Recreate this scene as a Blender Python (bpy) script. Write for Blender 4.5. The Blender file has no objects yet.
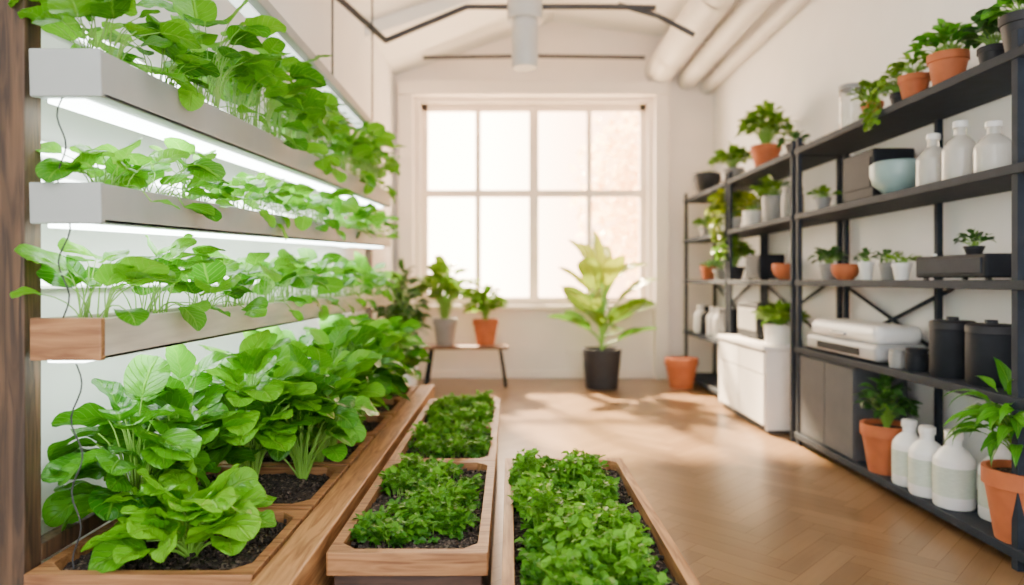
import bpy, math, random, bmesh
import numpy as np
from mathutils import Vector
rng = np.random.default_rng(23)
random.seed(7)
S = bpy.context.scene
C = S.collection
PI = math.pi

# ------------------------------------------------------------------ materials
def nt(name):
    m = bpy.data.materials.new(name); m.use_nodes = True
    n = m.node_tree.nodes; l = m.node_tree.links
    return m, n, l, n['Principled BSDF']

def mat(name, col, rough=0.5, metal=0.0, var=0.12, scale=8.0, bump=0.0, stretch=(1,1,1), trans=0.0, spec=0.5, alpha=1.0):
    m, n, l, b = nt(name)
    tc = n.new('ShaderNodeTexCoord'); mp = n.new('ShaderNodeMapping')
    mp.inputs['Scale'].default_value = stretch
    no = n.new('ShaderNodeTexNoise'); no.inputs['Scale'].default_value = scale; no.inputs['Detail'].default_value = 4
    l.new(tc.outputs['Object'], mp.inputs['Vector']); l.new(mp.outputs[0], no.inputs['Vector'])
    r = n.new('ShaderNodeValToRGB')
    r.color_ramp.elements[0].position = 0.3; r.color_ramp.elements[1].position = 0.7
    c = np.array(col)
    r.color_ramp.elements[0].color = (*(c*(1-var)), 1)
    r.color_ramp.elements[1].color = (*np.minimum(c*(1+var), 1), 1)
    l.new(no.outputs[0], r.inputs[0]); l.new(r.outputs[0], b.inputs['Base Color'])
    b.inputs['Roughness'].default_value = rough; b.inputs['Metallic'].default_value = metal
    b.inputs['Specular IOR Level'].default_value = spec
    b.inputs['Transmission Weight'].default_value = trans
    b.inputs['Alpha'].default_value = alpha
    if bump > 0:
        bp = n.new('ShaderNodeBump'); bp.inputs['Strength'].default_value = bump; bp.inputs['Distance'].default_value = 0.01
        l.new(no.outputs[0], bp.inputs['Height']); l.new(bp.outputs[0], b.inputs['Normal'])
    return m

def emis(name, col, st):
    m, n, l, b = nt(name)
    b.inputs['Base Color'].default_value = (*col, 1)
    b.inputs['Emission Color'].default_value = (*col, 1)
    b.inputs['Emission Strength'].default_value = st
    return m

def leafmat(name, dark, light, vein, tr=0.35, rough=0.28):
    m, n, l, b = nt(name)
    at = n.new('ShaderNodeAttribute'); at.attribute_name = 'tint'
    uv = n.new('ShaderNodeUVMap'); uv.uv_map = 'UVMap'
    sp = n.new('ShaderNodeSeparateXYZ'); l.new(uv.outputs[0], sp.inputs[0])
    def M(op, a, bb=None, c=None):
        q = n.new('ShaderNodeMath'); q.operation = op
        for i, x in enumerate((a, bb, c)):
            if x is None: continue
            if isinstance(x, (int, float)): q.inputs[i].default_value = x
            else: l.new(x, q.inputs[i])
        return q.outputs[0]
    au = M('ABSOLUTE', M('SUBTRACT', sp.outputs[0], 0.5))
    mid = M('SUBTRACT', 1.0, M('MULTIPLY', au, 22.0)); mid = M('MAXIMUM', mid, 0.0)
    fr = M('FRACT', M('SUBTRACT', M('MULTIPLY', sp.outputs[1], 7.0), M('MULTIPLY', au, 5.0)))
    side = M('MAXIMUM', M('SUBTRACT', 1.0, M('MULTIPLY', M('ABSOLUTE', M('SUBTRACT', fr, 0.5)), 9.0)), 0.0)
    side = M('MULTIPLY', side, 0.6)
    vn = M('MAXIMUM', mid, side)
    mx = n.new('ShaderNodeMix'); mx.data_type = 'RGBA'
    mx.inputs['A'].default_value = (*dark, 1); mx.inputs['B'].default_value = (*light, 1)
    l.new(at.outputs['Fac'], mx.inputs['Factor'])
    mv = n.new('ShaderNodeMix'); mv.data_type = 'RGBA'; mv.inputs['B'].default_value = (*vein, 1)
    l.new(mx.outputs['Result'], mv.inputs['A']); l.new(M('MULTIPLY', vn, 0.6), mv.inputs['Factor'])
    l.new(mv.outputs['Result'], b.inputs['Base Color'])
    b.inputs['Roughness'].default_value = rough
    bp = n.new('ShaderNodeBump'); bp.inputs['Strength'].default_value = 0.8; bp.inputs['Distance'].default_value = 0.005
    bp.invert = True
    l.new(vn, bp.inputs['Height']); l.new(bp.outputs[0], b.inputs['Normal'])
    t = n.new('ShaderNodeBsdfTranslucent'); l.new(mv.outputs['Result'], t.inputs['Color'])
    ms = n.new('ShaderNodeMixShader'); ms.inputs[0].default_value = tr
    l.new(b.outputs[0], ms.inputs[1]); l.new(t.outputs[0], ms.inputs[2])
    l.new(ms.outputs[0], n['Material Output'].inputs['Surface'])
    return m

def woodmat(name, c1, c2, rough=0.5, stretch=(14, 1.2, 14), bump=0.25):
    m, n, l, b = nt(name)
    tc = n.new('ShaderNodeTexCoord'); mp = n.new('ShaderNodeMapping'); mp.inputs['Scale'].default_value = stretch
    no = n.new('ShaderNodeTexNoise'); no.inputs['Scale'].default_value = 2.6; no.inputs['Detail'].default_value = 9
    no.inputs['Distortion'].default_value = 1.2
    l.new(tc.outputs['Object'], mp.inputs[0]); l.new(mp.outputs[0], no.inputs['Vector'])
    r = n.new('ShaderNodeValToRGB'); e = r.color_ramp.elements
    e[0].position = 0.36; e[0].color = (*c1, 1); e[1].position = 0.62; e[1].color = (*c2, 1)
    l.new(no.outputs[0], r.inputs[0]); l.new(r.outputs[0], b.inputs['Base Color'])
    b.inputs['Roughness'].default_value = rough
    bp = n.new('ShaderNodeBump'); bp.inputs['Strength'].default_value = bump; bp.inputs['Distance'].default_value = 0.005
    l.new(no.outputs[0], bp.inputs['Height']); l.new(bp.outputs[0], b.inputs['Normal'])
    return m

def floormat():
    m, n, l, b = nt('oak_parquet')
    at = n.new('ShaderNodeAttribute'); at.attribute_name = 'tint'
    uv = n.new('ShaderNodeUVMap'); uv.uv_map = 'UVMap'
    mp = n.new('ShaderNodeMapping'); mp.inputs['Scale'].default_value = (3, 40, 1); l.new(uv.outputs[0], mp.inputs[0])
    no = n.new('ShaderNodeTexNoise'); no.inputs['Scale'].default_value = 1.2; no.inputs['Detail'].default_value = 6
    l.new(mp.outputs[0], no.inputs['Vector'])
    r = n.new('ShaderNodeValToRGB'); e = r.color_ramp.elements
    e[0].position = 0; e[0].color = (0.135, 0.074, 0.033, 1); e[1].position = 1; e[1].color = (0.265, 0.158, 0.077, 1)
    k = e.new(.5); k.color = (0.200, 0.115, 0.053, 1)
    ad = n.new('ShaderNodeMath'); ad.operation = 'MULTIPLY_ADD'; ad.inputs[1].default_value = 0.5
    l.new(no.outputs[0], ad.inputs[0])
    m2 = n.new('ShaderNodeMath'); m2.operation = 'MULTIPLY_ADD'; m2.inputs[1].default_value = 0.6; m2.inputs[2].default_value = -.05
    l.new(at.outputs['Fac'], m2.inputs[0]); l.new(m2.outputs[0], ad.inputs[2])
    l.new(ad.outputs[0], r.inputs[0]); l.new(r.outputs[0], b.inputs['Base Color'])
    b.inputs['Roughness'].default_value = 0.30
    return m

def soilmat():
    m, n, l, b = nt('potting_soil')
    tc = n.new('ShaderNodeTexCoord')
    vo = n.new('ShaderNodeTexVoronoi'); vo.inputs['Scale'].default_value = 110
    l.new(tc.outputs['Object'], vo.inputs['Vector'])
    r = n.new('ShaderNodeValToRGB'); e = r.color_ramp.elements
    sp = n.new('ShaderNodeSeparateColor'); l.new(vo.outputs['Color'], sp.inputs[0])
    e[0].position = 0.0; e[0].color = (0.010, 0.007, 0.005, 1); e[1].position = 0.8; e[1].color = (0.05, 0.032, 0.022, 1)
    k = e.new(0.93); k.color = (0.18, 0.13, 0.09, 1)
    l.new(sp.outputs[0], r.inputs[0]); l.new(r.outputs[0], b.inputs['Base Color'])
    b.inputs['Roughness'].default_value = 0.9
    bp = n.new('ShaderNodeBump'); bp.inputs['Strength'].default_value = 0.9; bp.inputs['Distance'].default_value = 0.01
    l.new(vo.outputs['Distance'], bp.inputs['Height']); l.new(bp.outputs[0], b.inputs['Normal'])
    return m

WALL = mat('white_plaster', (0.88, 0.87, 0.87), 0.85, var=0.02, scale=3, bump=0.03)
WALLB = mat('plaster_painted_window_glow', (0.92, 0.83, 0.76), 0.8, var=0.02, scale=3, bump=0.03)  # peach tint paints the window's warm glow into the back wall
CEIL = mat('white_ceiling_paint', (0.90, 0.885, 0.87), 0.85, var=0.02, scale=2)
TRIM = mat('gloss_trim_painted_glow', (0.94, 0.82, 0.72), 0.35, var=0.02)  # same warm window glow put into the trim colour
FLOOR = floormat(); SOIL = soilmat()
GAP = mat('dark_floor_joint', (0.09, 0.048, 0.022), 0.7)
METAL = mat('dark_grey_steel', (0.022, 0.028, 0.038), 0.65, 0.0, var=0.15, scale=12, spec=.12)
RODM = mat('grey_steel_rod', (0.05, 0.05, 0.055), 0.5, 0.3, var=0.1)
DARKG = mat('charcoal_plastic', (0.014, 0.016, 0.02), 0.6, var=0.2, spec=.12)
GREYP = mat('grey_laminate', (0.085, 0.09, 0.098), 0.65, var=0.1, spec=.12)
WHITEP = mat('white_plastic', (0.82, 0.81, 0.79), 0.35, var=0.03)
SILVER = mat('silver_shell_plastic', (0.36, 0.37, 0.38), 0.4, 0.0, var=0.03)
TROUGHM = mat('pale_grey_trough', (0.36, 0.38, 0.36), 0.55, var=0.06, scale=5, spec=.3)
TROUGHW = mat('whitewashed_wood', (0.58, 0.53, 0.45), 0.5, var=0.12, scale=4, stretch=(10, 1, 10))
POSTW = woodmat('aged_post_wood', (0.03, 0.016, 0.008), (0.115, 0.06, 0.028), 0.6, (12, 12, 0.9), .4)
WOODL = woodmat('honey_cedar_board', (0.22, 0.088, 0.028), (0.47, 0.235, 0.088), 0.5)
WOODX = woodmat('honey_cedar_end_board', (0.18, 0.07, 0.024), (0.38, 0.18, 0.068), 0.5, (1.2, 14, 14))
WOODD = woodmat('dark_stained_board', (0.030, 0.014, 0.009), (0.075, 0.035, 0.022), 0.6, (1.2, 14, 14))
BENCHW = woodmat('walnut_bench_top', (0.14, 0.065, 0.03), (0.26, 0.13, 0.065), 0.45, (1.2, 14, 14))
TERRA = mat('terracotta_clay', (0.44, 0.115, 0.036), 0.75, var=0.15, scale=10, bump=0.1)
GREYC = mat('grey_ceramic', (0.26, 0.258, 0.25), 0.5, var=0.08)
WHITEC = mat('white_ceramic', (0.8, 0.78, 0.74), 0.35, var=0.03)
DARKC = mat('charcoal_ceramic', (0.022, 0.022, 0.026), 0.55, var=0.15, spec=.3)
BLUEC = mat('pale_aqua_ceramic', (0.26, 0.38, 0.37), 0.35, var=0.05)
MILK = mat('milky_bottle_plastic', (0.88, 0.88, 0.87), 0.3, var=0.03)
CREAM = mat('milky_filled_glass', (0.74, 0.71, 0.64), 0.18, var=0.05, trans=0.35)
LABELM = mat('pale_green_label_paper', (0.56, 0.63, 0.54), 0.6, var=0.10, scale=30, stretch=(1, 1, 6))
GLASS = mat('clear_jar_glass', (0.93, 0.95, 0.95), 0.05, var=0.01, trans=0.95)
CABLE = mat('black_cable_rubber', (0.03, 0.03, 0.032), 0.6)
DUCT = mat('pale_grey_painted_duct', (0.66, 0.635, 0.61), 0.5, var=0.04)
LED = emis('cool_white_led', (0.90, 1.0, 0.97), 15.0)
LEDT = emis('dim_white_led', (0.93, 1.0, 0.98), 2.0)
LEDW = emis('wall_led_tube', (0.93, 1.0, 0.98), 10.0)
STEM = mat('green_stem', (0.20, 0.42, 0.05), 0.5, var=0.15)
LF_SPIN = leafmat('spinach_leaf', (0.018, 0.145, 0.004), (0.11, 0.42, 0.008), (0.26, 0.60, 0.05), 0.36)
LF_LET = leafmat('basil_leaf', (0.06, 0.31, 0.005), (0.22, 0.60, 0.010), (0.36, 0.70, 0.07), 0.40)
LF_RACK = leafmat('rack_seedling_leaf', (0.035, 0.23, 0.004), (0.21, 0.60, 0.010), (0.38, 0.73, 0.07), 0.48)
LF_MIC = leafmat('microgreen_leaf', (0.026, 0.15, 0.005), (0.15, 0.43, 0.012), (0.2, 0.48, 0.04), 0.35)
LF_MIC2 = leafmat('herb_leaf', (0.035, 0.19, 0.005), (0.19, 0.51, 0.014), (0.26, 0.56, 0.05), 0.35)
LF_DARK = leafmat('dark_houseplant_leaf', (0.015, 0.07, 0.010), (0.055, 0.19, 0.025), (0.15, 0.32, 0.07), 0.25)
LF_HOUSE = leafmat('houseplant_leaf', (0.05, 0.19, 0.008), (0.22, 0.42, 0.02), (0.38, 0.54, 0.08), 0.35)
LF_YEL = leafmat('yellow_green_leaf', (0.04, 0.15, 0.006), (0.34, 0.42, 0.012), (0.44, 0.50, 0.05), 0.28)
LF_TREE = leafmat('glare_painted_tree_leaf', (0.85, 0.60, 0.36), (0.95, 0.76, 0.52), (0.9, 0.72, 0.5), 0.55)  # leaf colour bleached to paint in the overexposed daylight

# ------------------------------------------------------------------ helpers
def setmesh(name, V, F, m, loc=(0,0,0), parent=None, smooth=False, bevel=0.0, autos=False, seg=2):
    me = bpy.data.meshes.new(name); me.from_pydata([tuple(v) for v in V], [], F); me.update()
    if m: me.materials.append(m)
    if smooth: me.shade_smooth()
    o = bpy.data.objects.new(name, me); o.location = loc; C.objects.link(o)
    if parent: o.parent = parent
    if autos:
        try: me.set_sharp_from_angle(angle=math.radians(35))
        except Exception: pass
    if bevel > 0:
        b = o.modifiers.new('bevel', 'BEVEL'); b.width = bevel; b.segments = seg; b.limit_method = 'ANGLE'
    return o

def tag(o, label, cat, group=None, kind=None):
    o['label'] = label; o['category'] = cat
    if group: o['group'] = group
    if kind: o['kind'] = kind
    return o

def struct(o, label=None):
    o['kind'] = 'structure'
    if label: o['label'] = label
    o['category'] = o.name.split('_')[0]
    return o

def empty(name, loc):
    o = bpy.data.objects.new(name, None); o.location = loc; o.empty_display_size = 0.05; C.objects.link(o); return o

BF = [(0,3,2,1),(4,5,6,7),(0,1,5,4),(1,2,6,5),(2,3,7,6),(3,0,4,7)]
def boxes(name, L, m, parent=None, bevel=0.004, seg=2):
    a = np.array(L, float)
    c = ((a[:,0].min()+a[:,1].max())/2, (a[:,2].min()+a[:,3].max())/2, a[:,4].min())
    V = []; F = []
    for x0,x1,y0,y1,z0,z1 in L:
        k = len(V)
        for z in (z0,z1):
            for x,y in ((x0,y0),(x1,y0),(x1,y1),(x0,y1)): V.append((x-c[0],y-c[1],z-c[2]))
        F += [tuple(i+k for i in f) for f in BF]
    return setmesh(name, V, F, m, c, parent, bevel=bevel, seg=seg)
def box(name, x0,x1,y0,y1,z0,z1, m, parent=None, bevel=0.004, seg=2):
    return boxes(name, [(x0,x1,y0,y1,z0,z1)], m, parent, bevel, seg)

def lathe(name, prof, m, loc=(0,0,0), parent=None, seg=32):
    V=[];F=[];n=len(prof)
    for i in range(seg):
        a=2*PI*i/seg
        for r,z in prof: V.append((r*math.cos(a), r*math.sin(a), z))
    for i in range(seg):
        j=(i+1)%seg
        for k in range(n-1):
            F.append((i*n+k, j*n+k, j*n+k+1, i*n+k+1))
    return setmesh(name, V, F, m, loc, parent, smooth=True, autos=True)

def fastmesh(name,V,F):
    me=bpy.data.meshes.new(name)
    me.vertices.add(len(V)); me.vertices.foreach_set('co',np.ascontiguousarray(V,dtype=np.float32).ravel())
    me.loops.add(F.size); me.loops.foreach_set('vertex_index',np.ascontiguousarray(F,dtype=np.int32).ravel())
    me.polygons.add(len(F)); me.polygons.foreach_set('loop_start',np.arange(0,F.size,4,dtype=np.int32))
    me.polygons.foreach_set('use_smooth',np.ones(len(F),dtype=bool))
    me.update(calc_edges=True); me.validate()
    return me

def tubes(name, P, R, m, parent=None, sides=6, loc=(0,0,0)):
    P=np.asarray(P,float); R=np.asarray(R,float); N,K,_=P.shape
    T=np.gradient(P,axis=1); T/= (np.linalg.norm(T,axis=2,keepdims=True)+1e-9)
    ref=np.zeros_like(T); ref[...,0]=0.83; ref[...,1]=0.31; ref[...,2]=0.12
    A=np.cross(T,ref); A/=(np.linalg.norm(A,axis=2,keepdims=True)+1e-9); B=np.cross(T,A)
    th=np.arange(sides)*2*PI/sides
    V=P[:,:,None,:]+R[:,:,None,None]*(np.cos(th)[None,None,:,None]*A[:,:,None,:]+np.sin(th)[None,None,:,None]*B[:,:,None,:])
    idx=np.arange(N*K*sides).reshape(N,K,sides)
    nx=np.roll(idx,-1,axis=2)
    F=np.stack([idx[:,:-1],nx[:,:-1],nx[:,1:],idx[:,1:]],-1).reshape(-1,4)
    me=fastmesh(name,V.reshape(-1,3),F); me.materials.append(m)
    o=bpy.data.objects.new(name,me); o.location=loc; C.objects.link(o)
    if parent: o.parent=parent
    return o

def wprof(shape,v):
    tip=.02
    if shape=='round': w=(1-np.abs(2*v**0.85-1)**2.3)**0.6; tip=.16
    elif shape=='heart': w=(v+0.002)**0.30*(1-v)**0.55*1.5; tip=.08
    elif shape=='lance': w=np.sin(PI*v**0.7)**1.1
    elif shape=='banana': w=(1-np.abs(2*v**0.8-1)**2.6)**0.8; tip=.04
    elif shape=='wavy': w=(1-np.abs(2*v**0.9-1)**2.4)**0.62*(1+0.03*np.sin(v*34)); tip=.12
    elif shape=='lobed': w=(1-np.abs(2*v**0.9-1)**2.2)**0.6*(1+0.2*np.cos(v*17)); tip=.25
    else: w=np.sin(PI*v)
    w=np.maximum(w,0.0); w=w/w.max(); w[0]=0.08; w[-1]=tip
    return w

def leaves(name,P,az,el,L,W,curl,m,parent=None,fold=0.25,crk=0.05,shape='round',nu=5,nv=8,roll=None,tintr=(0,1),loc=(0,0,0),tints=None):
    N=len(P); P=np.asarray(P,float)
    v=np.linspace(0,1,nv); u=np.linspace(-1,1,nu); w=wprof(shape,v)
    L=np.broadcast_to(L,N); W=np.broadcast_to(W,N); curl=np.broadcast_to(curl,N)
    ang=el[:,None]-curl[:,None]*v[None,:]
    d=L[:,None]/(nv-1)
    ca=np.cos(ang)*d; sa=np.sin(ang)*d
    r=np.concatenate([np.zeros((N,1)),np.cumsum(ca[:,:-1],1)],1); z=np.concatenate([np.zeros((N,1)),np.cumsum(sa[:,:-1],1)],1)
    h=np.stack([np.cos(az),np.sin(az),0*az],1); s=np.stack([-np.sin(az),np.cos(az),0*az],1)
    nrm=-np.sin(ang)[:,:,None]*h[:,None,:]; nrm=nrm+0; nrm[:,:,2]+=np.cos(ang)
    if roll is None: roll=rng.normal(0,0.35,N)
    sd=np.cos(roll)[:,None,None]*s[:,None,:]+np.sin(roll)[:,None,None]*nrm
    n2=np.cos(roll)[:,None,None]*nrm-np.sin(roll)[:,None,None]*s[:,None,:]
    ctr=P[:,None,:]+r[:,:,None]*h[:,None,:]; ctr[:,:,2]+=z
    hw=W[:,None]*0.5*w[None,:]
    ph=rng.uniform(0,6.28,(N,4))
    U=u[None,None,:]; Vv=v[None,:,None]
    k1=8.0 if crk<0.09 else 12.0
    wob=crk*W[:,None,None]*(np.sin(k1*Vv+ph[:,0,None,None]+1.5*U)*np.abs(U)**1.3 + 0.6*np.sin(k1*1.9*Vv+ph[:,1,None,None])*np.sin(3*U+ph[:,2,None,None]))*(w[None,:,None])
    off=fold*hw[:,:,None]*np.abs(U)**1.4 + wob
    if nu>=9: off=off+0.045*W[:,None,None]*np.abs(np.sin(PI*(7*Vv-2.5*np.abs(U))))*(1-np.abs(U)**3)*np.minimum(1,np.abs(U)*4)
    V=ctr[:,:,None,:]+(hw[:,:,None]*U)[...,None]*sd[:,:,None,:]+off[...,None]*n2[:,:,None,:]
    idx=np.arange(N*nv*nu).reshape(N,nv,nu)
    F=np.stack([idx[:,:-1,:-1],idx[:,:-1,1:],idx[:,1:,1:],idx[:,1:,:-1]],-1).reshape(-1,4)
    me=fastmesh(name,V.reshape(-1,3),F); me.materials.append(m)
    UV=np.zeros((N,nv,nu,2)); UV[...,0]=(U+1)/2; UV[...,1]=Vv
    uvl=me.uv_layers.new(name='UVMap')
    vi=np.zeros(len(me.loops),dtype=np.int32); me.loops.foreach_get('vertex_index',vi)
    uvl.data.foreach_set('uv',UV.reshape(-1,2)[vi].astype(np.float32).ravel())
    tv=rng.uniform(tintr[0],tintr[1],N) if tints is None else np.asarray(tints)
    tint=tv[:,None,None]*np.ones((1,nv,nu))
    a=me.attributes.new('tint','FLOAT','POINT'); a.data.foreach_set('value',tint.astype(np.float32).ravel())
    o=bpy.data.objects.new(name,me); o.location=loc; C.objects.link(o)
    if parent: o.parent=parent
    return o

def bez(A,B,Cc,K=6):
    t=np.linspace(0,1,K)[None,:,None]
    return (1-t)**2*A[:,None,:]+2*t*(1-t)*B[:,None,:]+t*t*Cc[:,None,:]

def bush(parent,R,H,n,L,W,m,base=(0,0,0),el=(1.2,0.2),curl=(0.6,1.4),lean=(0,0),shape='round',fold=0.25,crk=0.05,nu=5,nv=8,sr=0.003,stem=None,hmin=0.25,tintr=(0,1),azr=None,drop=0.55,root=.08,lvar=(.7,1.15)):
    az=rng.uniform(0,2*PI,n) if azr is None else rng.uniform(azr[0],azr[1],n)
    t=rng.uniform(0,1,n)**0.6
    h=H*(hmin+(1-hmin)*rng.uniform(0.2,1,n)*(1-drop*t))
    r=R*t
    E=np.stack([base[0]+np.cos(az)*r+lean[0]*h/H*1.0, base[1]+np.sin(az)*r+lean[1]*h/H, base[2]+h],1)
    a0=az+rng.normal(0,.8,n)
    A=np.stack([base[0]+np.cos(a0)*R*root, base[1]+np.sin(a0)*R*root, np.full(n,base[2]-0.01)],1)
    B=np.stack([base[0]+(E[:,0]-base[0])*0.35+rng.normal(0,.08,n)*R, base[1]+(E[:,1]-base[1])*0.35+rng.normal(0,.08,n)*R, base[2]+h*0.85],1)
    K=6; rad=np.linspace(1,0.55,K)[None,:]*sr*np.ones((n,1))
    tubes('stems',bez(A,B,E,K),rad,stem or STEM,parent,5)
    a2=az+rng.normal(0,0.35,n)
    e=el[0]+(el[1]-el[0])*t+rng.normal(0,0.2,n)
    LL=L*rng.uniform(lvar[0],lvar[1],n)
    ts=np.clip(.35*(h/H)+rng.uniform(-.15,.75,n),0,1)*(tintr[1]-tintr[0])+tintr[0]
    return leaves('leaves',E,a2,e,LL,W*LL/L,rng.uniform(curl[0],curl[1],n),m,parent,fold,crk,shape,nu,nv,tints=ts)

# ------------------------------------------------------------------ room
XL,XR,YB=-1.53,2.70,9.06
def herringbone():
    X0,X1,Y0,Y1=-1.75,2.9,-1.2,9.3
    W,L=.10,.50; g=.0008; c=math.cos(PI/4)
    bm=bmesh.new(); uvl=bm.loops.layers.uv.new('UVMap'); tl=bm.verts.layers.float.new('tint')
    def add(x0,x1,y0,y1,hor):
        pts=[(x0+g,y0+g),(x1-g,y0+g),(x1-g,y1-g),(x0+g,y1-g)]
        q=[(c*(a-b)+.57,c*(a+b)+4) for a,b in pts]
        if max(p[0] for p in q)<X0 or min(p[0] for p in q)>X1 or max(p[1] for p in q)<Y0 or min(p[1] for p in q)>Y1: return
        vs=[bm.verts.new((a,b,0)) for a,b in q]; t=random.random()
        for v in vs: v[tl]=t
        f=bm.faces.new(vs); o=(random.random()*9,random.random()*9)
        for lp,(a,b) in zip(f.loops,pts):
            lp[uvl].uv=((a-x0)+o[0],(b-y0)+o[1]) if hor else ((b-y0)+o[0],(a-x0)+o[1])
    for i in range(-90,91):
        for j in range(-12,13):
            ox,oy=i*W+j*2*L,i*W
            if abs(ox)>12 or abs(oy)>12: continue
            add(ox,ox+L,oy,oy+W,True); add(ox+L,ox+L+W,oy+W-L,oy+W,False)
    for co,no in (((X0,0,0),(-1,0,0)),((X1,0,0),(1,0,0)),((0,Y0,0),(0,-1,0)),((0,Y1,0),(0,1,0))):
        geom=bm.verts[:]+bm.edges[:]+bm.faces[:]
        bmesh.ops.bisect_plane(bm,geom=geom,plane_co=co,plane_no=no,clear_outer=True)
    vs=[bm.verts.new(p) for p in ((X0,Y0,-.001),(X1,Y0,-.001),(X1,Y1,-.001),(X0,Y1,-.001),(X0,Y0,-.1),(X1,Y0,-.1),(X1,Y1,-.1),(X0,Y1,-.1))]
    for f in ((0,1,2,3),(7,6,5,4),(4,5,1,0),(5,6,2,1),(6,7,3,2),(7,4,0,3)):
        ff=bm.faces.new([vs[k] for k in f]); ff.material_index=1
    me=bpy.data.meshes.new('floor'); bm.to_mesh(me); bm.free()
    me.materials.append(FLOOR); me.materials.append(GAP)
    o=bpy.data.objects.new('floor',me); C.objects.link(o); return o
struct(herringbone(),'honey oak herringbone parquet floor')
struct(box('wall_left',-1.75,XL,-1.2,9.3,0,4.9,WALL,bevel=0))
struct(box('wall_right',XR,2.9,-1.2,9.3,0,4.9,WALL,bevel=0))
WX0,WX1,WZ0,WZ1=-1.19,1.83,0.97,3.66
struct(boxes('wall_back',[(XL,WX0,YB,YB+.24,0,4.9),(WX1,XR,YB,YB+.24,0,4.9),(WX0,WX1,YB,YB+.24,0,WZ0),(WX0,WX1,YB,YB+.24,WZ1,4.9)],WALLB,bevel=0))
rx,rz,lz,rzz=0.57,4.72,4.0,4.42
V=[(XL-.02,-1.2,lz),(rx,-1.2,rz),(XR+.02,-1.2,rzz),(XR+.02,9.3,rzz),(rx,9.3,rz),(XL-.02,9.3,lz)]
V2=[(a,b,c+.12) for a,b,c in V]
struct(setmesh('ceiling',V+V2,[(0,1,4,5),(1,2,3,4),(6,11,10,7),(7,10,9,8),(0,6,7,1),(1,7,8,2),(3,9,10,4),(4,10,11,5),(2,8,9,3),(5,11,6,0)],CEIL))
def rafter(name,y):
    d=.14; V=[]
    for yy in (y,y+.12):
        V+=[(XL,yy,lz+.01),(rx,yy,rz),(XR,yy,rzz+.01),(XR,yy,rzz-d),(rx,yy,rz-d),(XL,yy,lz-d)]
    F=[(0,1,4,5),(1,2,3,4),(11,10,7,6),(10,9,8,7),(5,4,10,11),(4,3,9,10)]
    struct(setmesh(name,V,F,CEIL),'white painted rafter under the pitched ceiling')
for i,y in enumerate((3.2,5.2,7.2)): rafter('trim_%d'%(i+3),y)
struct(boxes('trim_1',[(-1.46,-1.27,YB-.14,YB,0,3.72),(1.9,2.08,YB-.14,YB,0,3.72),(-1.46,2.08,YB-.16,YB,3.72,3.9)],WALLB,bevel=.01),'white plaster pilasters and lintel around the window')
struct(boxes('trim_2',[(WX0-.06,WX1+.06,YB-.12,YB+.1,WZ0-.06,WZ0)],TRIM,bevel=.008),'white window sill')
struct(box('baseboard_back',-1.27,1.9,YB-.02,YB,0,.1,TRIM))
struct(box('baseboard_right',XR-.02,XR,0,YB,0,.1,TRIM))
struct(box('baseboard_left',XL,XL+.02,0,YB,0,.1,TRIM))
fr=[]; y0,y1=YB+.1,YB+.17
fr+= [(WX0,WX0+.09,y0,y1,WZ0,WZ1),(WX1-.09,WX1,y0,y1,WZ0,WZ1),(WX0,WX1,y0,y1,WZ0,WZ0+.10),(WX0,WX1,y0,y1,WZ1-.10,WZ1)]
fr+= [(WX0,WX1,y0-.01,y1,2.41,2.51)]
for xm,wd in ((-.43,.075),(.32,.13),(1.06,.075)): fr.append((xm-wd/2,xm+wd/2,y0-.005,y1,WZ0,WZ1))
struct(boxes('window_1',fr,TRIM,bevel=.006),'large white-framed factory window with eight panes')

def pipe(name,x,z,r,ya,yb,label,rings):
    e=empty(name,(x,ya,z))
    n=int((yb-ya)/.5)+2
    P=np.stack([np.zeros(n),np.linspace(0,yb-ya,n),np.zeros(n)],1)[None]
    tubes('pipe_run',P,np.full((1,n),r),DUCT,e,28)
    for yy in rings:
        P=np.array([[[0,yy-.03,0],[0,yy,0],[0,yy+.03,0]]]); tubes('joint_ring',P,np.full((1,3),r*1.06),DUCT,e,28)
    return tag(e,label,'ceiling duct')
pipe('ventilation_duct',1.98,4.06,.19,1.5,YB-.01,'wide round pale ventilation duct along the ceiling',(1,3,5,6.8))
pipe('ventilation_duct',2.34,3.94,.12,1.5,YB-.01,'slim round pale pipe beside the wide duct',(2,4.5,6.5))
pipe('ventilation_duct',2.60,3.84,.08,1.5,YB-.01,'thin pale pipe running close to the wall',(2.5,5.5))
e=empty('ceiling_vent',(0.13,6.0,3.16))
lathe('vent_tube',[(0.0,0.0),(.105,0.0),(.115,.02),(.115,.42),(.0,.42)],DUCT,(0,0,0),e)
lathe('vent_collar',[(0.10,.40),(.155,.42),(.155,.66),(.12,.70),(.10,1.45),(0,1.45)],DUCT,(0,0,0),e)
tag(e,'white cylindrical ventilation outlet hanging from the ceiling','ceiling vent')
def rod(name,pts,r,label,cat,m=RODM):
    c=np.array(pts,float); o=tubes(name,(c-c[0])[None],np.full((1,len(c)),r),m,None,8,loc=tuple(c[0])); return tag(o,label,cat)
rod('tie_rod',[(-1.5,5.2,3.62),(-1.1,6.05,3.42)],.028,'dark steel tie rod running up beside the ceiling','roof rod')
rod('tie_rod',[(-1.1,6.05,3.42),(-.38,6.0,3.70),(-.02,6.0,3.70)],.026,'dark steel tie rod angled below the ceiling','roof rod')
rod('tie_rod',[(.28,6,3.70),(.9,6,3.70),(1.28,6,3.69)],.026,'horizontal dark steel tie rod beside the vent','roof rod')
rod('tie_rod',[(.95,6.0,3.72),(1.3,6.0,3.62),(1.62,6.0,3.45)],.024,'short dark steel rod sloping down','roof rod')
rod('tie_rod',[(-1.1,8.6,4.10),(.3,8.6,4.12),(1.7,8.6,4.1)],.026,'thin dark steel bar below the gable','roof rod')

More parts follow.
